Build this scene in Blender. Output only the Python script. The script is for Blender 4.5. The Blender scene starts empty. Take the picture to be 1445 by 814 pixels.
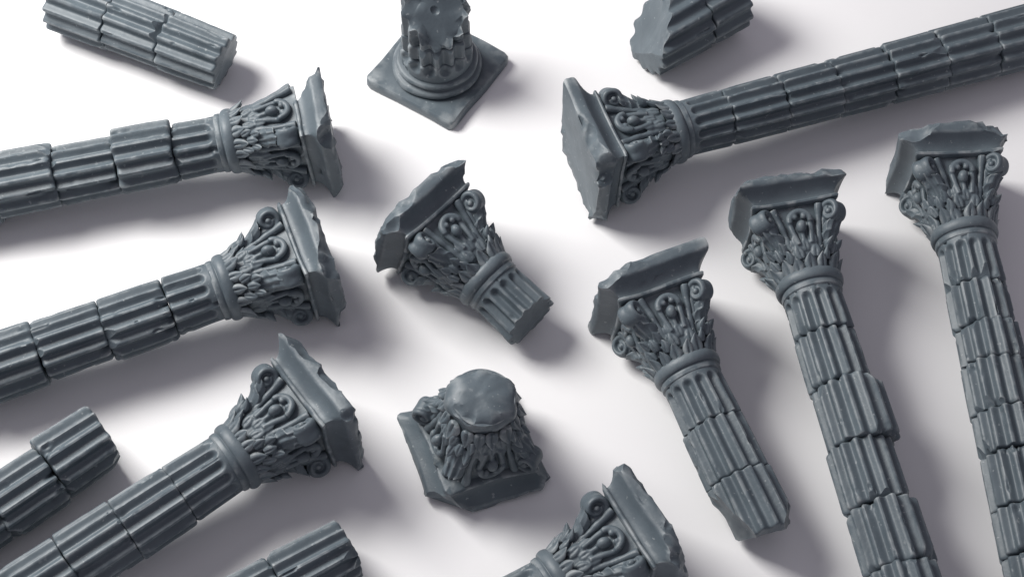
import bpy, bmesh, math
import numpy as np
from mathutils import Vector, Matrix

S = bpy.context.scene
COL = S.collection
S.unit_settings.scale_length = 0.01          # one unit is one centimetre
PI = math.pi

# ------------------------------------------------------------------ camera
ELEV = math.radians(58)
DIST = 26.0
FPX = 2600.0                                  # focal length in photo pixels (1445 wide)
W0, H0 = 1445.0, 814.0
cd = bpy.data.cameras.new('camera')
cam = bpy.data.objects.new('camera', cd)
COL.objects.link(cam)
cd.sensor_width = 36
cd.lens = 36 * FPX / W0
cd.clip_start = 0.1
cd.clip_end = 1000
CAMP = Vector((0, -DIST * math.cos(ELEV), DIST * math.sin(ELEV)))
cam.location = CAMP
cam.rotation_euler = (PI / 2 - ELEV, 0, 0)
S.camera = cam
FW = Vector((0, math.cos(ELEV), -math.sin(ELEV)))
UP = Vector((0, math.sin(ELEV), math.cos(ELEV)))
RT = Vector((1, 0, 0))

def at(px, py, z=0.0):
    """point of the place at height z that the photo shows at px, py"""
    d = FW + RT * ((px - W0 / 2) / FPX) + UP * ((H0 / 2 - py) / FPX)
    t = (z - CAMP.z) / d.z
    return CAMP + d * t

# ------------------------------------------------------------------ light
wd = bpy.data.worlds.new('World')
S.world = wd
wd.use_nodes = True
bg = wd.node_tree.nodes['Background']
bg.inputs[0].default_value = (0.925, 0.875, 1.0, 1)
bg.inputs[1].default_value = 0.31

ld = bpy.data.lights.new('softbox', 'AREA')
ld.shape = 'RECTANGLE'
ld.size = 12.0
ld.size_y = 12.0
ld.energy = 10300
ld.color = (1.0, 0.985, 0.96)
lamp = bpy.data.objects.new('softbox', ld)
COL.objects.link(lamp)
lamp.location = (-16.5, 9.0, 19.0)
lamp.rotation_euler = (-Vector(lamp.location)).to_track_quat('-Z', 'Y').to_euler()

S.view_settings.view_transform = 'Standard'
S.view_settings.look = 'None'
S.view_settings.exposure = 0
S.view_settings.gamma = 1

# ------------------------------------------------------------------ materials
def resin_material():
    m = bpy.data.materials.new('grey_resin')
    m.use_nodes = True
    nt = m.node_tree
    N, L = nt.nodes, nt.links
    b = N['Principled BSDF']
    tc = N.new('ShaderNodeTexCoord')
    oi = N.new('ShaderNodeObjectInfo')
    mp = N.new('ShaderNodeVectorMath'); mp.operation = 'ADD'
    L.new(tc.outputs['Object'], mp.inputs[0])
    L.new(oi.outputs['Location'], mp.inputs[1])
    n1 = N.new('ShaderNodeTexNoise'); n1.inputs['Scale'].default_value = 2.2; n1.inputs['Detail'].default_value = 5
    L.new(mp.outputs[0], n1.inputs['Vector'])
    r1 = N.new('ShaderNodeValToRGB')
    r1.color_ramp.elements[0].position = 0.32; r1.color_ramp.elements[0].color = (0.079, 0.102, 0.119, 1)
    r1.color_ramp.elements[1].position = 0.70; r1.color_ramp.elements[1].color = (0.108, 0.136, 0.155, 1)
    L.new(n1.outputs['Fac'], r1.inputs['Fac'])
    # pale rubbed edges and small scuffs where the resin is worn
    ge = N.new('ShaderNodeNewGeometry')
    n2 = N.new('ShaderNodeTexNoise'); n2.inputs['Scale'].default_value = 5.5; n2.inputs['Detail'].default_value = 4
    L.new(mp.outputs[0], n2.inputs['Vector'])
    mr = N.new('ShaderNodeMapRange'); mr.inputs[1].default_value = 0.513; mr.inputs[2].default_value = 0.565
    L.new(ge.outputs['Pointiness'], mr.inputs[0])
    mr2 = N.new('ShaderNodeMapRange'); mr2.inputs[1].default_value = 0.44; mr2.inputs[2].default_value = 0.60
    L.new(n2.outputs['Fac'], mr2.inputs[0])
    mu = N.new('ShaderNodeMath'); mu.operation = 'MULTIPLY'
    L.new(mr.outputs[0], mu.inputs[0]); L.new(mr2.outputs[0], mu.inputs[1])
    n3 = N.new('ShaderNodeTexNoise'); n3.inputs['Scale'].default_value = 7.0; n3.inputs['Detail'].default_value = 6; n3.inputs['Roughness'].default_value = 0.62
    L.new(mp.outputs[0], n3.inputs['Vector'])
    mr3 = N.new('ShaderNodeMapRange'); mr3.inputs[1].default_value = 0.655; mr3.inputs[2].default_value = 0.69; mr3.inputs[4].default_value = 0.35
    L.new(n3.outputs['Fac'], mr3.inputs[0])
    mx = N.new('ShaderNodeMath'); mx.operation = 'MAXIMUM'
    L.new(mu.outputs[0], mx.inputs[0]); L.new(mr3.outputs[0], mx.inputs[1])
    n6 = N.new('ShaderNodeTexNoise'); n6.inputs['Scale'].default_value = 15.0; n6.inputs['Detail'].default_value = 2
    L.new(mp.outputs[0], n6.inputs['Vector'])
    mr6 = N.new('ShaderNodeMapRange'); mr6.inputs[1].default_value = 0.70; mr6.inputs[2].default_value = 0.73; mr6.inputs[4].default_value = 0.7
    L.new(n6.outputs['Fac'], mr6.inputs[0])
    mx6 = N.new('ShaderNodeMath'); mx6.operation = 'MAXIMUM'
    L.new(mx.outputs[0], mx6.inputs[0]); L.new(mr6.outputs[0], mx6.inputs[1])
    mx = mx6
    mix = N.new('ShaderNodeMix'); mix.data_type = 'RGBA'
    L.new(mx.outputs[0], mix.inputs['Factor'])
    L.new(r1.outputs[0], mix.inputs['A'])
    mix.inputs['B'].default_value = (0.27, 0.295, 0.305, 1)
    L.new(mix.outputs['Result'], b.inputs['Base Color'])
    # roughness
    mr4 = N.new('ShaderNodeMapRange'); mr4.inputs[3].default_value = 0.41; mr4.inputs[4].default_value = 0.57
    L.new(n2.outputs['Fac'], mr4.inputs[0])
    L.new(mr4.outputs[0], b.inputs['Roughness'])
    b.inputs['Specular IOR Level'].default_value = 0.5
    b.inputs['Subsurface Weight'].default_value = 0.07
    b.inputs['Subsurface Radius'].default_value = (0.8, 1.0, 1.1)
    b.inputs['Subsurface Scale'].default_value = 0.04
    # fine print layers and pitting
    n4 = N.new('ShaderNodeTexNoise'); n4.inputs['Scale'].default_value = 34; n4.inputs['Detail'].default_value = 3
    L.new(mp.outputs[0], n4.inputs['Vector'])
    n5 = N.new('ShaderNodeTexNoise'); n5.inputs['Scale'].default_value = 9; n5.inputs['Detail'].default_value = 4
    L.new(mp.outputs[0], n5.inputs['Vector'])
    ad = N.new('ShaderNodeMath'); ad.operation = 'MULTIPLY_ADD'; ad.inputs[1].default_value = 0.35
    L.new(n4.outputs['Fac'], ad.inputs[0]); L.new(n5.outputs['Fac'], ad.inputs[2])
    bu = N.new('ShaderNodeBump'); bu.inputs['Strength'].default_value = 0.28; bu.inputs['Distance'].default_value = 0.018
    L.new(ad.outputs[0], bu.inputs['Height'])
    L.new(bu.outputs[0], b.inputs['Normal'])
    return m

def surface_material():
    m = bpy.data.materials.new('white_sheet')
    m.use_nodes = True
    nt = m.node_tree
    b = nt.nodes['Principled BSDF']
    tc = nt.nodes.new('ShaderNodeTexCoord')
    n = nt.nodes.new('ShaderNodeTexNoise'); n.inputs['Scale'].default_value = 0.35; n.inputs['Detail'].default_value = 4
    nt.links.new(tc.outputs['Object'], n.inputs['Vector'])
    r = nt.nodes.new('ShaderNodeValToRGB')
    r.color_ramp.elements[0].color = (0.85, 0.845, 0.85, 1); r.color_ramp.elements[0].position = 0.3
    r.color_ramp.elements[1].color = (0.88, 0.875, 0.875, 1); r.color_ramp.elements[1].position = 0.7
    nt.links.new(n.outputs['Fac'], r.inputs['Fac'])
    nt.links.new(r.outputs[0], b.inputs['Base Color'])
    b.inputs['Roughness'].default_value = 0.75
    b.inputs['Specular IOR Level'].default_value = 0.2
    return m

RESIN = resin_material()
WHITE = surface_material()

# ------------------------------------------------------------------ numeric helpers
_rng0 = np.random.RandomState(7)
_TAB = _rng0.rand(64, 64, 64).astype(np.float32) * 2 - 1

def vnoise(p):
    """smooth 3-D value noise, p is N x 3, result -1..1"""
    p = np.asarray(p, dtype=np.float64)
    i = np.floor(p).astype(int)
    f = p - i
    f = f * f * (3 - 2 * f)
    out = 0
    for dx in (0, 1):
        for dy in (0, 1):
            for dz in (0, 1):
                w = (f[:, 0] if dx else 1 - f[:, 0]) * (f[:, 1] if dy else 1 - f[:, 1]) * (f[:, 2] if dz else 1 - f[:, 2])
                out = out + w * _TAB[(i[:, 0] + dx) % 64, (i[:, 1] + dy) % 64, (i[:, 2] + dz) % 64]
    return out

def vnoise3(p, s):
    p = np.asarray(p)
    return np.stack([vnoise(p * s + o) for o in (3.1, 17.7, 41.3)], 1)

class Geo:
    """collects verts and faces of one mesh"""
    def __init__(self):
        self.v = []; self.f = []; self.n = 0
    def add(self, v, f):
        v = np.asarray(v, dtype=np.float64)
        self.v.append(v)
        self.f += [tuple(int(i) + self.n for i in q) for q in f]
        self.n += len(v)
        return self
    def verts(self):
        return np.concatenate(self.v)
    def rot(self, a):
        c, s = math.cos(a), math.sin(a)
        g = Geo()
        v = self.verts().copy()
        g.add(np.stack([v[:, 0] * c - v[:, 1] * s, v[:, 0] * s + v[:, 1] * c, v[:, 2]], 1), self.f)
        return g
    def wobble(self, amp, s, seed=0):
        v = self.verts()
        self.v = [v + vnoise3(v + seed * 1.37, s) * amp]
        return self

def grid_faces(nr, nc, closed=True):
    f = []
    for r in range(nr - 1):
        for c in range(nc if closed else nc - 1):
            d = (c + 1) % nc
            f.append((r * nc + c, r * nc + d, (r + 1) * nc + d, (r + 1) * nc + c))
    return f

def loft(rings, cap=True):
    """rings: list of N x 3 arrays, all the same N; closed caps by shrinking rings"""
    rings = [np.asarray(r) for r in rings]
    n = len(rings[0])
    if cap:
        def caps(r):
            c = r.mean(0)
            return [c + (r - c) * k for k in (0.75, 0.5, 0.25, 0.02)]
        rings = caps(rings[0])[::-1] + rings + caps(rings[-1])
    v = np.concatenate(rings)
    f = grid_faces(len(rings), n)
    if cap:
        f.append(tuple(range(n))[::-1])
        k = (len(rings) - 1) * n
        f.append(tuple(range(k, k + n)))
    g = Geo()
    g.add(v, f)
    return g

def lathe(profile, n=72):
    a = np.linspace(0, 2 * PI, n, endpoint=False)
    rings = [np.stack([r * np.cos(a), r * np.sin(a), np.full(n, z)], 1) for r, z in profile]
    return loft(rings, True)

def tube(path, rad, n=10, flat=None, refdir=None):
    """swept section along path; rad per point; flat = (along side, along other) scale"""
    path = np.asarray(path, dtype=float)
    m = len(path)
    rad = np.full(m, rad) if np.isscalar(rad) else np.asarray(rad)
    t = np.gradient(path, axis=0)
    t /= np.linalg.norm(t, axis=1)[:, None] + 1e-9
    ref = np.array(refdir if refdir is not None else (0.3, 0.5, 0.81), dtype=float)
    rings = []
    for i in range(m):
        s = np.cross(t[i], ref); s /= np.linalg.norm(s) + 1e-9
        u = np.cross(s, t[i])
        a = np.linspace(0, 2 * PI, n, endpoint=False)
        ks, ku = flat if flat else (1, 1)
        rings.append(path[i] + rad[i] * (np.outer(np.cos(a) * ks, s) + np.outer(np.sin(a) * ku, u)))
    v = np.concatenate(rings)
    f = grid_faces(m, n)
    f.append(tuple(range(n))[::-1]); f.append(tuple(range((m - 1) * n, m * n)))
    g = Geo(); g.add(v, f)
    return g

def ball(c, r, nu=16, nv=10):
    r = np.array(r if hasattr(r, '__len__') else (r, r, r), dtype=float)
    rings = []
    a = np.linspace(0, 2 * PI, nu, endpoint=False)
    for k in range(nv + 1):
        ph = PI * (0.02 + 0.96 * k / nv)
        rings.append(np.stack([np.sin(ph) * np.cos(a) * r[0], np.sin(ph) * np.sin(a) * r[1], np.full(nu, -np.cos(ph)) * r[2]], 1) + np.array(c))
    v = np.concatenate(rings)
    f = grid_faces(nv + 1, nu)
    f.append(tuple(range(nu))[::-1]); f.append(tuple(range(nv * nu, (nv + 1) * nu)))
    g = Geo(); g.add(v, f)
    return g

def join(*gs):
    o = Geo()
    for g in gs:
        o.add(g.verts(), g.f)
    return o

def to_mesh(name, geo, cuts=(), holes=(), sharp=38, rough=0.02, seed=0, grit=0.6):
    """finish a mesh; cuts are (normal, offset): what lies beyond is broken away"""
    v = geo.verts()
    me = bpy.data.meshes.new(name)
    warp = lambda p: vnoise3(p + seed * 2.17, 2.6) * rough * 1.7 + vnoise3(p + seed, 8.0) * rough * grit
    if len(cuts):
        v = v + warp(v)
    me.from_pydata(v.tolist(), [], geo.f)
    bm = bmesh.new()
    bm.from_mesh(me)
    bmesh.ops.recalc_face_normals(bm, faces=bm.faces)
    for n, d in cuts:
        n = Vector(n).normalized()
        res = bmesh.ops.bisect_plane(bm, geom=bm.verts[:] + bm.edges[:] + bm.faces[:], plane_co=n * d, plane_no=n, clear_outer=True)
        ed = [e for e in res['geom_cut'] if isinstance(e, bmesh.types.BMEdge)]
        if not ed:
            continue
        fl = bmesh.ops.edgeloop_fill(bm, edges=ed)['faces']
        if fl:
            tr = bmesh.ops.triangulate(bm, faces=fl)['faces']
            es = list({e for f in tr for e in f.edges if all(q in set(tr) for q in e.link_faces)})
            if len(es) < 900:
                bmesh.ops.subdivide_edges(bm, edges=es, cuts=3, use_grid_fill=False)
    if len(cuts):
        bm.verts.ensure_lookup_table()
        p = np.array([w.co[:] for w in bm.verts])
        q0 = p.copy()
        for _ in range(8):
            p = q0 - warp(p)
        for w, q in zip(bm.verts, p):
            w.co = q
        bmesh.ops.triangulate(bm, faces=[f for f in bm.faces if len(f.verts) > 4])
        bmesh.ops.recalc_face_normals(bm, faces=bm.faces)
    bm.to_mesh(me)
    bm.free()
    me.polygons.foreach_set('use_smooth', [True] * len(me.polygons))
    me.set_sharp_from_angle(angle=math.radians(sharp))
    me.materials.append(RESIN)
    if len(holes):
        o = bpy.data.objects.new('tmp', me); COL.objects.link(o)
        tmp = [o]
        for h in holes:
            hm = bpy.data.meshes.new('tmp'); hv = h.verts(); hm.from_pydata(hv.tolist(), [], h.f)
            b2 = bmesh.new(); b2.from_mesh(hm); bmesh.ops.recalc_face_normals(b2, faces=b2.faces); b2.to_mesh(hm); b2.free()
            ho = bpy.data.objects.new('tmp', hm); COL.objects.link(ho); tmp.append(ho)
            md = o.modifiers.new('b', 'BOOLEAN'); md.operation = 'DIFFERENCE'; md.object = ho; md.solver = 'EXACT'
        dg = bpy.context.evaluated_depsgraph_get(); dg.update()
        me = bpy.data.meshes.new_from_object(o.evaluated_get(dg))
        me.name = name
        for q in tmp:
            bpy.data.objects.remove(q)
        me.polygons.foreach_set('use_smooth', [True] * len(me.polygons))
        me.set_sharp_from_angle(angle=math.radians(sharp))
    return me

def link(name, me, parent=None, mat4=None):
    o = bpy.data.objects.new(name, me)
    COL.objects.link(o)
    if parent:
        o.parent = parent
    if mat4 is not None:
        o.matrix_local = mat4
    return o

def thing(name, label, cat, group, m4):
    o = bpy.data.objects.new(name, None)
    o.empty_display_size = 0.3
    COL.objects.link(o)
    o.matrix_world = m4
    o['label'] = label; o['category'] = cat; o['kind'] = 'thing'
    if group:
        o['group'] = group
    return o

# ------------------------------------------------------------------ the surface
me = bpy.data.meshes.new('tabletop')
g = Geo()
xs = np.linspace(-90, 90, 13)
g.add([(x, y, 0) for y in xs for x in xs], grid_faces(13, 13, False))
me.from_pydata(g.verts().tolist(), [], g.f)
me.materials.append(WHITE)
top = link('tabletop', me)
top['kind'] = 'structure'

# ------------------------------------------------------------------ column parts
NF = 14                                        # flutes round a shaft
NECK_R = 0.40
ZA0, ZA1 = 1.10, 1.55                          # abacus from / to above the neck

def shaft_r(t):
    return NECK_R + 0.011 * t + 0.02 * min(1.0, t)

def drum_geo(z_top, length, rng, flute_top=False, flute_bot=False, dr=0.0, nz=34, depth=0.074, wear=1.0, phase=None, pits=1.0):
    """one fluted drum from z_top downwards; worn at its joints"""
    nt = NF * 14
    bev = 0.048
    e = np.array([0, 0.004, 0.012, 0.024, 0.04])
    zs = np.concatenate([e, np.linspace(0.04, length - 0.04, nz)[1:-1], length - e[::-1]])
    a = np.linspace(0, 2 * PI, nt, endpoint=False)
    A, Z = np.meshgrid(a, zs)
    ph = rng.uniform(0, 0.25) if phase is None else phase
    R = np.array([shaft_r(-(z_top - z)) if z_top - z < 0 else NECK_R for z in zs])[:, None] + dr + 0 * A
    u = ((A * NF / (2 * PI) + ph) % 1.0) - 0.5
    pitch = 2 * PI * R / NF
    w = pitch * 0.42
    d = np.abs(u) * pitch
    if flute_top:
        zz = 0.13 + w
        d = np.where(Z < zz, np.sqrt(d * d + (zz - Z) ** 2), d)
    if flute_bot:
        zz = length - 0.13 - w
        d = np.where(Z > zz, np.sqrt(d * d + (Z - zz) ** 2), d)
    q = np.clip(1 - d / w, 0, 1)
    q = q * q * (3 - 2 * q)
    groove = depth * q ** 0.62
    # worn joints: rounded edge, chipped unevenly
    P = np.stack([np.cos(A) * 1.0, np.sin(A), Z + z_top], -1).reshape(-1, 3)
    sd = rng.uniform(0, 60)
    n1 = vnoise(P * np.array([3.5, 3.5, 3.5]) + sd).reshape(A.shape)
    n2 = vnoise(P * 9 + sd).reshape(A.shape)
    ed = np.minimum(Z, length - Z)
    bevw = bev * (0.8 + 0.9 * np.clip(n1, -0.5, 1)) * wear
    k = np.clip(1 - ed / np.maximum(bevw, 0.008), 0, 1)
    R2 = R - groove - (1 - np.sqrt(np.clip(1 - k * k, 0, 1))) * 0.045
    chip = np.clip(n1 + 0.4 * n2 - 0.58, 0, 1) * np.exp(-ed / (0.10 * wear)) * 0.25 * wear
    R2 = R2 - np.minimum(chip, 0.10)
    # nicks along the arrises
    n3 = vnoise(P * np.array([6, 6, 5.0]) + sd + 20).reshape(A.shape)
    R2 = R2 - np.clip(n3 - 0.70, 0, 0.3) * 0.16 * pits * (q < 0.05)
    R2 = R2 + 0.003 * n1
    ztop = vnoise(np.stack([np.cos(a) * 1.6, np.sin(a) * 1.6, 0 * a], 1) + sd)[None, :] * 0.022 * wear
    fade = 1 - 2 * Z / length
    V = np.stack([R2 * np.cos(A), R2 * np.sin(A), z_top - Z + ztop * fade], -1)
    return loft(list(V), True)

def rnd_chips(rng, z_top, length, n, bite=0.06, dr=0.0):
    """planes that knock facets off the rims of a drum"""
    out = []
    for _ in range(n):
        t = rng.uniform(0, 2 * PI)
        top = rng.rand() < 0.5
        z = z_top if top else z_top - length
        r = shaft_r(z_top * -1 + (0 if top else length)) + dr
        tilt = rng.uniform(0.35, 0.9)
        nrm = np.array([math.cos(t), math.sin(t), tilt * (1 if top else -1)])
        nrm /= np.linalg.norm(nrm)
        p = np.array([math.cos(t) * r, math.sin(t) * r, z])
        out.append((tuple(nrm), float(p @ nrm) - bite * rng.uniform(0.5, 1.2)))
    return out

def abacus_geo(seed):
    m = 18
    prof = [(0.60, ZA0), (0.625, ZA0 + 0.012), (0.635, ZA0 + 0.035), (0.625, ZA0 + 0.055), (0.60, ZA0 + 0.062), (0.598, ZA0 + 0.075),
            (0.605, ZA0 + 0.11), (0.62, ZA0 + 0.15), (0.65, ZA0 + 0.19), (0.69, ZA0 + 0.225), (0.73, ZA0 + 0.25), (0.745, ZA0 + 0.258),
            (0.762, ZA0 + 0.27), (0.775, ZA0 + 0.29), (0.78, ZA0 + 0.32), (0.78, ZA0 + 0.36), (0.78, ZA0 + 0.395), (0.772, ZA0 + 0.425), (0.755, ZA1 - 0.003), (0.74, ZA1)]
    rings = []
    for h, z in prof:
        h *= 1 + 0.05 * min(1, max(0, (z - ZA0 - 0.1) / 0.15))
        pts = []
        for s in range(4):
            for i in range(m):
                x = -1 + 2 * i / m
                flare = 1 - 0.085 * (1 - x * x)
                p = (1.0 * flare, x)
                # clip the very corner
                px, py = p[0], p[1]
                k = abs(px) + abs(py) - 1.94
                if k > 0:
                    px -= k / 2; py -= math.copysign(k / 2, py)
                c, sn = math.cos(s * PI / 2), math.sin(s * PI / 2)
                pts.append(((px * c - py * sn) * h, (px * sn + py * c) * h, z))
        rings.append(np.array(pts))
    return loft(rings, True).wobble(0.012, 3.0, seed)

def bell_half(z):
    k = np.clip((z - 0.1) / 1.0, 0, 1)
    return 0.385 + 0.10 * k ** 1.6

def bell_geo():
    zs = np.linspace(-0.02, ZA0 + 0.03, 22)
    n = 64
    a = np.linspace(0, 2 * PI, n, endpoint=False)
    rings = []
    for z in zs:
        k = np.clip((z - 0.15) / 0.95, 0, 1)
        p = 2 + 4 * k
        h = bell_half(z)
        r = h / (np.abs(np.cos(a)) ** p + np.abs(np.sin(a)) ** p) ** (1 / p)
        rings.append(np.stack([r * np.cos(a), r * np.sin(a), np.full(n, z)], 1))
    return loft(rings, True).wobble(0.01, 4.0, 5)

def ring_geo():
    pr = [(0.37, -0.08), (0.402, -0.078), (0.420, -0.06), (0.424, -0.02), (0.424, 0.0), (0.416, 0.014), (0.420, 0.022)]
    for i in range(15):
        t = -PI / 2 + PI * i / 14
        pr.append((0.420 + 0.050 * math.cos(t), 0.112 + 0.088 * math.sin(t)))
    pr += [(0.41, 0.21), (0.37, 0.215)]
    return lathe(pr, 96).wobble(0.014, 2.6, 11)

def leaf_geo(L, Wd, curl, lobes=0, thick=0.05, ns=18, nv=11, tip=0.55):
    """a leaf growing up +z, its face towards +x"""
    s = np.linspace(0, 1, ns)[:, None]
    v = np.linspace(-1, 1, nv)[None, :]
    env = np.power(np.clip(s, 0.0, 1), 0.45) * np.power(np.clip(1 - s, 0, 1), tip) * 1.75 + 0.25 * (1 - s)
    if lobes:
        env = env * (1 + 0.24 * np.sin(s * PI * 2 * lobes))
    y = Wd / 2 * env * v
    z = L * s * (1 - 0.18 * curl * s ** 2) + 0 * v - 0.03 * L * np.abs(v) * s
    x = curl * L * (0.55 * s ** 2.4) + 0 * v
    x = x + 0.030 * np.exp(-(v / 0.22) ** 2) * (1 - 0.6 * s)           # rib
    x = x - 0.045 * v * v * (1 - 0.5 * s)
    if lobes:
        x = x + 0.022 * np.sin(s * PI * 2 * lobes) * np.abs(v) + 0.016 * np.cos(np.abs(v) * 9) * (s > 0.1)
    else:
        x = x + 0.010 * np.cos(np.abs(v) * 8)
    F = np.stack([x, y, z], -1)
    B = F.copy(); B[..., 0] -= thick * (1 - 0.4 * s); B[..., 2] += 0.0
    nf = ns * nv
    V = np.concatenate([F.reshape(-1, 3), B.reshape(-1, 3)])
    f = [tuple(q) for q in grid_faces(ns, nv, False)]
    f += [tuple(i + nf for i in q[::-1]) for q in grid_faces(ns, nv, False)]
    for r in range(ns - 1):
        a, b = r * nv, (r + 1) * nv
        f.append((a, a + nf, b + nf, b)[::-1])
        a, b = r * nv + nv - 1, (r + 1) * nv + nv - 1
        f.append((a, b, b + nf, a + nf)[::-1])
    for c in range(nv - 1):
        f.append((c, c + 1, c + 1 + nf, c + nf)[::-1])
        k = (ns - 1) * nv + c
        f.append((k, k + nf, k + 1 + nf, k + 1)[::-1])
    g = Geo(); g.add(V, f)
    return g

def xf(geo, m4):
    v = geo.verts()
    M = np.array(m4)
    g = Geo(); g.add(v @ M[:3, :3].T + M[:3, 3], geo.f)
    return g

def sweep(path, half_t, half_w, n=20, p=2.5):
    """ribbon in the xz plane, half_t thick and half_w wide along y, with a groove down its face"""
    path = np.asarray(path)
    t = np.gradient(path, axis=0); t /= np.linalg.norm(t, axis=1)[:, None] + 1e-9
    rings = []
    a = np.linspace(0, 2 * PI, n, endpoint=False)
    ca, sa = np.cos(a), np.sin(a)
    k = 1 / (np.abs(ca) ** p + np.abs(sa) ** p) ** (1 / p)
    cx, cy = ca * k, sa * k
    cx = cx - np.sign(cx) * 0.35 * np.exp(-(cy / 0.38) ** 2) * (np.abs(cx) > 0.6)
    for i in range(len(path)):
        nrm = np.array([t[i][2], 0, -t[i][0]])
        rings.append(path[i] + np.outer(cx * half_t[i], nrm) + np.outer(cy * half_w[i], (0, 1, 0)))
    v = np.concatenate(rings)
    f = grid_faces(len(path), n)
    f.append(tuple(range(n))[::-1]); f.append(tuple(range((len(path) - 1) * n, len(path) * n)))
    g = Geo(); g.add(v, f)
    return g

def volute_geo():
    """a corner scroll on the diagonal (+x here): a ribbon that climbs the bell and curls under the abacus"""
    c = np.array([0.70, 0.915]); r0 = 0.150
    m = 72
    k = np.linspace(0, 1, m)
    th = np.linspace(math.radians(205), math.radians(205 - 470), m)
    rr = r0 * (1 - 0.66 * k ** 1.2)
    spx = c[0] + rr * np.cos(th); spz = c[1] + rr * np.sin(th)
    q = np.linspace(0, 1, 20)[:-1]
    p0, p1, p2, p3 = np.array([0.41, 0.30]), np.array([0.44, 0.52]), np.array([0.53, 0.72]), np.array([spx[0], spz[0]])
    B = np.outer((1 - q) ** 3, p0) + np.outer(3 * q * (1 - q) ** 2, p1) + np.outer(3 * q * q * (1 - q), p2) + np.outer(q ** 3, p3)
    px = np.concatenate([B[:, 0], spx]); pz = np.concatenate([B[:, 1], spz])
    path = np.stack([px, 0 * px, pz], 1)
    ht = np.concatenate([np.linspace(0.045, 0.052, len(q)), 0.054 - 0.014 * k])
    hw = np.concatenate([np.linspace(0.08, 0.12, len(q)), 0.12 + 0.015 * np.sin(k * PI)])
    ribbon = sweep(path, ht, hw)
    parts = [ribbon]
    # the drum the ribbon is rolled round, a little recessed
    a = np.linspace(0, 2 * PI, 24, endpoint=False)
    parts.append(loft([np.stack([c[0] + 0.15 * np.cos(a), 0 * a + y, c[1] + 0.15 * np.sin(a)], 1) for y in (-0.080, -0.05, 0.05, 0.080)], True))
    for sgn in (-1, 1):
        parts.append(ball((c[0], 0.10 * sgn, c[1]), (0.042, 0.045, 0.042), 14, 8))
    web = tube([(0.36, 0, 0.30), (0.43, 0, 0.55), (0.52, 0, 0.78), (0.60, 0, 1.0), (0.66, 0, 1.12)], [0.05, 0.07, 0.10, 0.13, 0.13], 12, refdir=(0, 1, 0), flat=(0.8, 0.75))
    return join(web, *parts).wobble(0.009, 5, 3)

def leaflet(L, Wd, curl=0.4, thick=0.075):
    """one plump pointed leaflet along +z, face to +x"""
    ns, nv = 13, 9
    s = np.linspace(0, 1, ns)[:, None]; v = np.linspace(-1, 1, nv)[None, :]
    env = np.clip(np.sin(PI * np.clip(0.22 + 0.78 * s, 0, 1)) ** 0.95, 0.0, 1) + 0.03
    y = Wd / 2 * env * v
    z = L * s * (1 - 0.12 * curl * s) + 0 * v
    bulge = np.sqrt(np.clip(1 - v * v, 0, 1)) * env
    x = thick * 0.55 * bulge + curl * L * 0.55 * s ** 2.2 - 0.026 * np.exp(-(v / 0.16) ** 2) * env * (1 - 0.5 * s)
    xb = curl * L * 0.55 * s ** 2.2 - thick * 0.45 * bulge - 0.004
    F = np.stack([x, y, z], -1).reshape(-1, 3); Bk = np.stack([xb, y, z], -1).reshape(-1, 3)
    n = ns * nv
    f = [tuple(q) for q in grid_faces(ns, nv, False)] + [tuple(i + n for i in q[::-1]) for q in grid_faces(ns, nv, False)]
    for r in range(ns - 1):
        a, b = r * nv, (r + 1) * nv
        f.append((b, b + n, a + n, a))
        a, b = a + nv - 1, b + nv - 1
        f.append((a, a + n, b + n, b))
    for c in range(nv - 1):
        f.append((c, c + n, c + 1 + n, c + 1))
        k = (ns - 1) * nv + c
        f.append((k + 1, k + 1 + n, k + n, k))
    g = Geo(); g.add(np.concatenate([F, Bk]), f)
    return g

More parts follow.
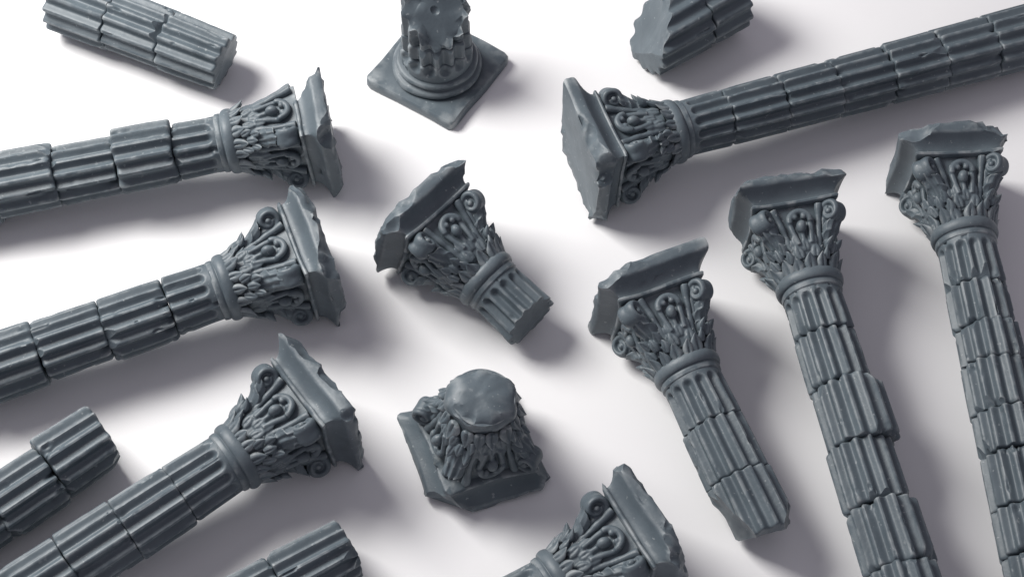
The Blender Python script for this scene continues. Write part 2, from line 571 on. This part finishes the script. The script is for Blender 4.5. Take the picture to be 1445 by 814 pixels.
def acanthus_geo(seed):
    """a ruffled leaf: leaflets in pairs up a curling midrib"""
    rng = np.random.RandomState(seed)
    parts = []
    H = 0.56
    bend = lambda z: 0.32 * (z / H) ** 1.5
    ns, nv = 44, 25
    s = np.linspace(0, 1, ns)[:, None]; v = np.linspace(-1, 1, nv)[None, :]
    env = (0.75 + 0.42 * s) * np.sqrt(np.clip(1 - np.clip((s - 0.72) / 0.30, 0, 1) ** 2, 0.02, 1))
    lob = 1 + 0.10 * np.cos(s * PI * 2 * 4.2 + seed) + 0.05 * np.cos(s * 47 + seed)
    y = 0.135 * env * v * (1 + (lob - 1) * np.abs(v) ** 2)
    z = H * s + 0.03 * np.abs(v) * np.cos(s * PI * 2 * 4.2 + seed) + 0 * v
    x = bend(np.clip(H * s, 0, 1)) + 0.05 * s ** 4 - 0.055 * v * v + 0.032 * np.abs(v) ** 2 * np.sin(s * PI * 2 * 4.2 + seed + 0.8) + 0.022 * np.cos(v * 9.5) * s
    F = np.stack([x + 0.02, y, z], -1).reshape(-1, 3); Bk = np.stack([x - 0.085, y * 0.92, z], -1).reshape(-1, 3)
    n = ns * nv
    f = [tuple(q) for q in grid_faces(ns, nv, False)] + [tuple(i + n for i in q[::-1]) for q in grid_faces(ns, nv, False)]
    for r in range(ns - 1):
        a, b = r * nv, (r + 1) * nv
        f.append((b, b + n, a + n, a)); a, b = a + nv - 1, b + nv - 1; f.append((a, a + n, b + n, b))
    for c in range(nv - 1):
        f.append((c, c + n, c + 1 + n, c + 1)); k = (ns - 1) * nv + c; f.append((k + 1, k + 1 + n, k + n, k))
    g = Geo(); g.add(np.concatenate([F, Bk]), f)
    parts.append(g)
    for sgn in (-1, 1):
        for i, zz in enumerate((0.02, 0.17)):
            lf = leaflet(0.20, 0.14 - 0.02 * i, 0.6 + 0.2 * i, 0.09)
            parts.append(xf(lf, Matrix.Translation((bend(zz) + 0.035, sgn * (0.10 - 0.02 * i), zz)) @ Matrix.Rotation(-sgn * rng.uniform(0.2, 0.45), 4, 'X') @ Matrix.Rotation(0.2 + 0.2 * i, 4, 'Y')))
    parts.append(xf(leaflet(0.20, 0.13, 0.7, 0.12), Matrix.Translation((bend(0.10) + 0.05, 0, 0.10)) @ Matrix.Rotation(0.22, 4, 'Y')))
    return join(*parts).wobble(0.012, 6, seed)

def palmette_geo():
    """the carved panel on the +x face: curled hood round a bud, leaflets under it, a stem either side"""
    X = lambda z: float(bell_half(z))
    parts = []
    t = np.linspace(0, 1, 14)
    w = 0.142
    left = np.stack([X(0.7) + 0.040 + 0 * t, -(0.095 + (w - 0.095) * t), 0.52 + 0.33 * t], 1)
    a = np.linspace(PI, 0, 26)[1:-1]
    arch = np.stack([X(0.9) + 0.055 + 0 * a, w * np.cos(a), 0.85 + 0.155 * np.sin(a)], 1)
    right = left[::-1] * np.array([1, -1, 1])
    path = np.concatenate([left, arch, right])
    path[:, 0] += 0.012 * np.sin(np.linspace(0, PI, len(path)))
    parts.append(tube(path, 0.032 + 0.016 * np.sin(np.linspace(0, PI, len(path))), 12, refdir=(1, 0, 0)))
    for sgn in (-1, 1):                                                # its small inner curls
        parts.append(ball((X(0.93) + 0.062, sgn * 0.060, 0.925), (0.045, 0.044, 0.046), 12, 8))
    zz = np.linspace(0.30, 1.0, 14)
    tong = []
    for z in zz:
        hw = 0.125 + 0.04 * ((z - 0.30) / 0.7)
        if z > 0.9:
            hw *= math.sqrt(max(0.05, 1 - ((z - 0.9) / 0.11) ** 2))
        a = np.linspace(0, 2 * PI, 20, endpoint=False)
        tong.append(np.stack([X(z) - 0.03 + 0.058 * np.sign(np.cos(a)) * np.abs(np.cos(a)) ** 0.6, hw * np.sin(a), 0 * a + z], 1))
    parts.append(loft(tong, True))
    parts.append(ball((X(0.80) + 0.072, 0, 0.775), (0.080, 0.070, 0.092), 16, 10))
    parts.append(tube([(X(0.6) + 0.03, 0, 0.58), (X(0.7) + 0.045, 0, 0.70)], 0.035, 8))
    for y, z, L, w, tilt, cu in ((0.0, 0.44, 0.21, 0.15, 0, .45), (0.085, 0.48, 0.20, 0.13, -0.42, .5), (-0.085, 0.48, 0.20, 0.13, 0.42, .5),
                                 (0.10, 0.33, 0.22, 0.15, -0.20, .45), (-0.10, 0.33, 0.22, 0.15, 0.20, .45)):
        parts.append(xf(leaflet(L, w * 1.05, cu, 0.085), Matrix.Translation((X(z) + 0.02, y, z)) @ Matrix.Rotation(tilt, 4, 'X')))
    for sgn in (-1, 1):
        zz = np.linspace(0.34, 1.09, 20)
        k = (zz - 0.34) / 0.75
        yy = sgn * (0.185 + 0.135 * k ** 1.3)
        xx = np.array([X(q) for q in zz]) - 0.012 + 0.045 * k ** 2
        parts.append(tube(np.stack([xx, yy, zz], 1), 0.036 + 0.020 * k + 0.004 * np.sin(k * 22), 9))
    return join(*parts).wobble(0.011, 6, 9)

def fused(name, geo, voxel=0.012, smooth=3):
    """one skin over overlapping forms, the soft creases of a cast"""
    m0 = to_mesh(name, geo)
    o = bpy.data.objects.new('tmp', m0); COL.objects.link(o)
    r = o.modifiers.new('r', 'REMESH'); r.mode = 'VOXEL'; r.voxel_size = voxel
    sm = o.modifiers.new('s', 'SMOOTH'); sm.iterations = smooth; sm.factor = 0.5
    dg = bpy.context.evaluated_depsgraph_get(); dg.update()
    m1 = bpy.data.meshes.new_from_object(o.evaluated_get(dg))
    m1.name = name
    bpy.data.objects.remove(o)
    m1.polygons.foreach_set('use_smooth', [True] * len(m1.polygons))
    if not m1.materials:
        m1.materials.append(RESIN)
    return m1

M_BELL = to_mesh('bell', bell_geo())
M_RING = to_mesh('neck_ring', ring_geo())
M_VOL = fused('volute', volute_geo(), 0.011)
M_PAL = fused('palmette', palmette_geo())
M_LEAF = [to_mesh('collar_leaf', leaflet(0.245, 0.17, 0.75, 0.08).wobble(0.014, 6, k), sharp=70) for k in range(4)]
M_LEAF2 = [to_mesh('collar_leaf', leaflet(0.23, 0.15, 0.7, 0.07).wobble(0.014, 6, k + 9), sharp=70) for k in range(4)]
M_ACA = [fused('acanthus_leaf', acanthus_geo(k), 0.0095, 1) for k in range(3)]

def build_capital(root, seed, cuts=(), lost=(), collar=16, ring=True, corners=1, bare=()):
    """bell with its abacus, scrolls, leaves and carved panels"""
    rng = np.random.RandomState(seed)
    cap = link('capital', M_BELL, root)
    if ring:
        link('neck_ring', M_RING, root, Matrix.Rotation(rng.uniform(0, 6), 4, 'Z'))
    chips = list(cuts)
    for _ in range(7):
        t = rng.uniform(0, 2 * PI)
        t = round(t / (PI / 2)) * PI / 2 + rng.uniform(-0.5, 0.5)
        nrm = np.array([math.cos(t), math.sin(t), rng.uniform(0.5, 1.6)]); nrm /= np.linalg.norm(nrm)
        rad = 0.75 / max(abs(math.cos(t)), abs(math.sin(t)))
        p = np.array([math.cos(t) * rad, math.sin(t) * rad, ZA1])
        chips.append((tuple(nrm), float(p @ nrm) - rng.uniform(0.015, 0.07)))
    for _ in range(corners):
        t = PI / 4 + rng.randint(4) * PI / 2 + rng.uniform(-0.2, 0.2)
        nrm = np.array([math.cos(t), math.sin(t), rng.uniform(-0.1, 0.4)]); nrm /= np.linalg.norm(nrm)
        p = np.array([math.cos(t) * 1.04, math.sin(t) * 1.04, ZA1])
        chips.append((tuple(nrm), float(p @ nrm) - rng.uniform(0.03, 0.12)))
    link('abacus', to_mesh('abacus', abacus_geo(seed), chips, rough=0.042, seed=seed, grit=1.2), cap)
    for k in range(4):
        rz = Matrix.Rotation(k * PI / 2, 4, 'Z')
        link('palmette', M_PAL, cap, rz)
        if k not in lost:
            link('volute', M_VOL, cap, Matrix.Rotation(k * PI / 2 + PI / 4, 4, 'Z'))
        if k in bare:
            continue
        link('acanthus_leaf', M_ACA[rng.randint(3)], cap,
             Matrix.Rotation(k * PI / 2 + PI / 4 + rng.uniform(-.05, .05), 4, 'Z') @ Matrix.Translation((0.415, 0, 0.27)) @ Matrix.Scale(rng.uniform(.92, 1.05), 4))
    for k in range(collar):
        a = 2 * PI * k / collar + rng.uniform(-.05, .05)
        link('collar_leaf', M_LEAF[rng.randint(4)], cap,
             Matrix.Rotation(a, 4, 'Z') @ Matrix.Translation((0.425, 0, 0.15)) @ Matrix.Rotation(rng.uniform(.0, .2), 4, 'Y') @ Matrix.Rotation(rng.uniform(-.12, .12), 4, 'X') @ Matrix.Scale(rng.uniform(.9, 1.12), 4))
    for k in range(8):
        a = PI / 4 + (k // 2) * PI / 2 + (k % 2 - .5) * 0.62 + rng.uniform(-.06, .06)
        link('collar_leaf', M_LEAF2[rng.randint(4)], cap,
             Matrix.Rotation(a, 4, 'Z') @ Matrix.Translation((0.405, 0, 0.27)) @ Matrix.Rotation(rng.uniform(-.2, .2), 4, 'X') @ Matrix.Scale(rng.uniform(.85, 1.15), 4))
    return cap

def build_drums(root, seed, lengths, z0=0.0, first_flute=True, jitter=0.02, chips=3, wear=1.0, phase=None, end_cut=None, start_cut=None, holes=(), at_drum={}, offs={}, pits=1.0, twist=0.10, bite=0.075):
    rng = np.random.RandomState(seed + 100)
    z = z0
    for i, L in enumerate(lengths):
        gap = 0.003
        dr = rng.uniform(-0.6, 1) * jitter if i else 0.0
        dx, dy = rng.uniform(-1, 1, 2) * jitter if i else (0, 0)
        if i in offs:
            dr, dx, dy = offs[i]
        tw = (0.1 if phase is None else phase) + rng.uniform(-1, 1) * twist
        geo = drum_geo(z, L - gap, rng, flute_top=(first_flute and i == 0), dr=dr, wear=wear, phase=tw, pits=pits)
        cuts = rnd_chips(rng, z, L - gap, chips, bite, dr)
        if first_flute and i == 0:
            cuts = [c for c in cuts if c[0][2] < 0]
        cuts += at_drum.get(i, [])
        if i == len(lengths) - 1 and end_cut:
            cuts += list(end_cut)
        if i == 0 and start_cut:
            cuts += list(start_cut)
        me = to_mesh('shaft_drum', geo, cuts, holes if i == len(lengths) - 1 else (), rough=0.03, seed=seed + i * 3)
        o = link('shaft_drum', me, root, Matrix.Translation((dx, dy, 0)))
        z -= L
    return z

# ------------------------------------------------------------------ placing
def lie(p1, p2, h1, h2, t1=0.1, roll=0.0):
    """frame whose +z runs along a lying column: p1 (photo px at local z = t1, height h1) away from p2 (height h2)"""
    a = at(p1[0], p1[1], h1); b = at(p2[0], p2[1], h2)
    zz = (a - b).normalized()
    y0 = Vector((0, 0, 1)) - zz * zz.z
    y0.normalize()
    x0 = y0.cross(zz).normalized()
    c, s = math.cos(roll), math.sin(roll)
    y = y0 * c + x0 * s
    x = y.cross(zz)
    o = a - zz * t1
    return Matrix(((x.x, y.x, zz.x, o.x), (x.y, y.y, zz.y, o.y), (x.z, y.z, zz.z, o.z), (0, 0, 0, 1)))

def rest(p1, p2, half, r_far, t_far, t1=0.1, roll=0.0, tcap=1.45):
    """let a column rest on its abacus rim and on its far end (t_far units below the neck)"""
    slope = (half - r_far) / (tcap + t_far)
    h = lambda t: half - slope * (tcap - t)
    d = -1.0
    for _ in range(4):
        a = at(p1[0], p1[1], h(t1)); b = at(p2[0], p2[1], h(d))
        d = t1 - (a - b).length
    return lie(p1, p2, h(t1), h(d), t1, roll)

GC = 'broken corinthian columns lying on the white surface'
def column(label, p1, p2, seed, lengths, half=0.80, roll=0.0, cuts=(), lost=(), cat='column', r_far=None, corners=1, bare=(), **kw):
    tf = sum(lengths)
    rf = shaft_r(tf) if r_far is None else r_far
    m = rest(p1, p2, half, rf, tf, roll=roll)
    root = thing('corinthian_column', label, cat, GC, m)
    build_capital(root, seed, cuts, lost, corners=corners, bare=bare)
    build_drums(root, seed, lengths, **kw)
    return root

# upper left column, capital at its right end
column('long column at the upper left, its abacus broken down to a sharp upright spike', (326, 200), (40, 256), 3,
       [.70, .84, .88, .86, .9, .9], cuts=[((1, 0.1, -0.9), -0.67)], lost=(0, 3), bare=(0, 3), corners=0, jitter=0.04, wear=1.3, chips=3, offs={1: (0.045, 0.0, 0.045), 2: (-0.01, 0.0, -0.02), 3: (0.03, 0.0, 0.035)})
# middle left column
column('long scuffed column at left, middle of the three whose capitals point right', (320, 405), (60, 496), 5,
       [.72, .90, .90, .90, .92, .92], jitter=0.04, wear=1.2, chips=2)
# lower left column
column('long column rising from the bottom left edge with tight drum joints and pale abacus', (335, 644), (102, 797), 8,
       [.78, .80, .80, .82, .85, .85], jitter=0.012, wear=0.7, chips=1, twist=0.03)
# long column at the upper right, seen from behind its abacus
column('long column crossing the upper right corner, flat top of its abacus turned left', (950, 186), (1300, 93), 12,
       [.72, .86, .86, .86, .86, .86, .9], corners=0, jitter=0.02, wear=0.9, chips=1, twist=0.05)
# right edge column
column('slender column at the right edge with many narrow chipped drums, rightmost of three', (1361, 335), (1450, 730), 17,
       [.74, .62, .55, .72, .6, .75, .65, .7], corners=0, jitter=0.018, wear=1.0, chips=4, pits=1.2, twist=0.02)
# middle right column
column('middle column of the three slanting at right, one chipped drum bulging out', (1142, 406), (1272, 810), 21,
       [.68, .78, .88, .86, .86, .9, .9], cuts=[((0.9, -0.44, 0), 0.80)], corners=0, jitter=0.03, wear=1.0, chips=3, offs={2: (0.045, -0.055, 0.02), 3: (0.0, 0.03, 0.0)})
# short column
column('short column of only three drums, snapped off at a slanted broken lower end', (970, 524), (1070, 732), 26,
       [.74, .80, .86], corners=0, jitter=0.02, wear=0.7, chips=2, end_cut=[((0.0, -0.45, -1), 2.12), ((0.55, 0.0, -0.17), 0.905), ((-0.5, 0.1, -0.3), 1.46)])
# bottom capital running out of the picture
column('column cut off by the bottom edge with little more than its capital in view', (788, 824), (666, 892), 31,
       [.8, .85, .85], jitter=0.02)

# ------------------------------------------------------------------ shaft pieces
GS = 'broken pieces of fluted column shaft'
def shaft_piece(label, p1, p2, seed, lengths, r=0.45, **kw):
    m = lie(p1, p2, r, r, 0.0, kw.pop('roll', 0.0))
    root = thing('shaft_fragment', label, 'column fragment', GS, m)
    build_drums(root, seed, lengths, first_flute=False, **kw)
    return root

shaft_piece('fluted shaft piece of three drums at the top left, cleanly cut right end', (322, 90), (80, -2), 41,
            [1.02, .94, 1.0], r=0.47, jitter=0.03, offs={0: (0.045, 0, 0), 1: (0.03, 0.01, 0.01), 2: (0.045, 0, 0)}, wear=0.8, chips=1, at_drum={1: [((-0.25, 0.6, 0.7), -0.545)]}, bite=0.05, start_cut=[((0.05, -0.22, 1), -0.04)])
shaft_piece('thick fluted shaft piece entering from the left edge, its end drum shifted upward', (152, 618), (50, 686), 44,
            [.84, .86, .85, .8], r=0.48, jitter=0.02, wear=1.2, offs={0: (0.045, 0.06, 0.05), 2: (0.0, 0.03, 0.0)})
shaft_piece('small fluted shaft piece poking up from the bottom edge left of centre', (493, 772), (420, 812), 47,
            [1.0, .85, .8], r=0.45, wear=1.1)
shaft_piece('fluted shaft stump at the top edge, big smooth slanted break facing left', (905, 62), (1030, -10), 52,
            [1.0, .72], r=0.58, wear=0.8, start_cut=[((-0.45, 0.55, 0.8), -0.10)], chips=1, offs={0: (0.15, 0, 0), 1: (0.15, 0, 0)})

# ------------------------------------------------------------------ snapped capital in the middle
mm = lie((686, 394), (739, 444), 0.62, 0.46, 0.1, roll=0.0)
root = thing('capital_fragment', 'snapped off capital lying on its side in the centre, short stub of fluted shaft attached', 'column capital', 'loose capitals broken off their columns', mm)
build_capital(root, 61)
build_drums(root, 61, [.80], chips=1, end_cut=[((0.1, 0.2, -1), 0.74)])

# ------------------------------------------------------------------ capital standing on its abacus
c = at(664, 643, 0)
mm = Matrix.Translation((c.x, c.y, 0.075)) @ Matrix.Rotation(math.radians(5), 4, 'Y') @ Matrix.Translation((0.05, 0, 1.455 * 1.06)) @ Matrix.Scale(1.06, 4) @ Matrix.Rotation(math.radians(20), 4, 'Z') @ Matrix.Rotation(PI, 4, 'X')
root = thing('capital_fragment', 'loose capital standing upside down on its chipped abacus, smooth broken disc on top', 'column capital', 'loose capitals broken off their columns', mm)
build_capital(root, 67, cuts=[((0.05, 0.04, 1), 1.46), ((-0.62, 0.78, 0.25), 1.04), ((1, 1, 0.2), 1.12)], lost=(1,), ring=False, corners=0)
pr = [(0.3, 0.17), (0.40, 0.165), (0.415, 0.15), (0.418, 0.11), (0.415, 0.07), (0.405, 0.02), (0.38, -0.03), (0.335, -0.065), (0.27, -0.085), (0.18, -0.095), (0.08, -0.10)]
link('neck_ring', to_mesh('neck_ring', lathe(pr, 90).wobble(0.05, 3.4, 5).wobble(0.018, 9, 2), [((-0.6, 0.25, -0.55), 0.30), ((0.5, 0.6, -0.6), 0.34)], rough=0.05, seed=8), root)


# ------------------------------------------------------------------ column base standing upright
c = at(618, 104, 0)
mm = Matrix.Translation(c) @ Matrix.Rotation(math.radians(-33), 4, 'Z') @ Matrix.Scale(1.12, 4)
root = thing('column_base', 'upright column base on square plinth, its fluted stump snapped with a small hole on top', 'column base', None, mm)
pl = []
m = 16
for h, z in ((0.70, 0.0), (0.715, 0.012), (0.72, 0.03), (0.72, 0.07), (0.72, 0.12), (0.712, 0.145), (0.695, 0.16)):
    pts = []
    for s in range(4):
        for i in range(m):
            x = -1 + 2 * i / m
            px, py = 1.0, x
            k = abs(px) + abs(py) - 1.93
            if k > 0:
                px -= k / 2; py -= math.copysign(k / 2, py)
            c_, s_ = math.cos(s * PI / 2), math.sin(s * PI / 2)
            pts.append(((px * c_ - py * s_) * h, (px * s_ + py * c_) * h, z))
    pl.append(np.array(pts))
link('plinth', to_mesh('plinth', loft(pl, True).wobble(0.012, 2.5, 4), [((1, 0.15, 0.6), 0.775), ((-1, -0.9, 0.4), 0.97)], rough=0.025, seed=3), root)
pr = [(0.3, 0.15), (0.56, 0.155)]
for i in range(11):
    t = -PI / 2 + PI * i / 10
    pr.append((0.545 + 0.06 * math.cos(t), 0.225 + 0.06 * math.sin(t)))
pr += [(0.53, 0.295), (0.525, 0.31)]
for i in range(9):
    t = -PI / 2 + PI * i / 8
    pr.append((0.505 + 0.045 * math.cos(t), 0.355 + 0.042 * math.sin(t)))
pr += [(0.49, 0.40), (0.3, 0.41)]
link('base_moulding', to_mesh('base_moulding', lathe(pr, 96).wobble(0.02, 2.5, 2), seed=4), root)
rng = np.random.RandomState(71)
for zt, h, dr, cut in ((0.66, 0.29, 0.085, []), (0.95, 0.285, 0.065, [])):
    geo = drum_geo(zt, h, rng, flute_bot=(zt < 0.7), wear=0.9, pits=1.5, dr=dr, phase=0.1, depth=0.075, nz=24)
    link('shaft_drum', to_mesh('shaft_drum', geo, cut + rnd_chips(rng, zt, h, 2 if zt > 0.7 else 0, 0.04, dr), rough=0.03, seed=int(zt * 50)), root)
geo = drum_geo(1.62, 0.665, rng, wear=1.0, pits=1.5, dr=0.045, phase=0.1, depth=0.07)
hole = xf(ball((0, 0, 0), (0.09, 0.07, 0.09), 14, 8), Matrix.Translation((0.06, -0.05, 1.40)))
link('shaft_drum', to_mesh('shaft_drum', geo, [((0.5, -0.62, 0.8), 1.04)], [hole], rough=0.075, seed=6), root)
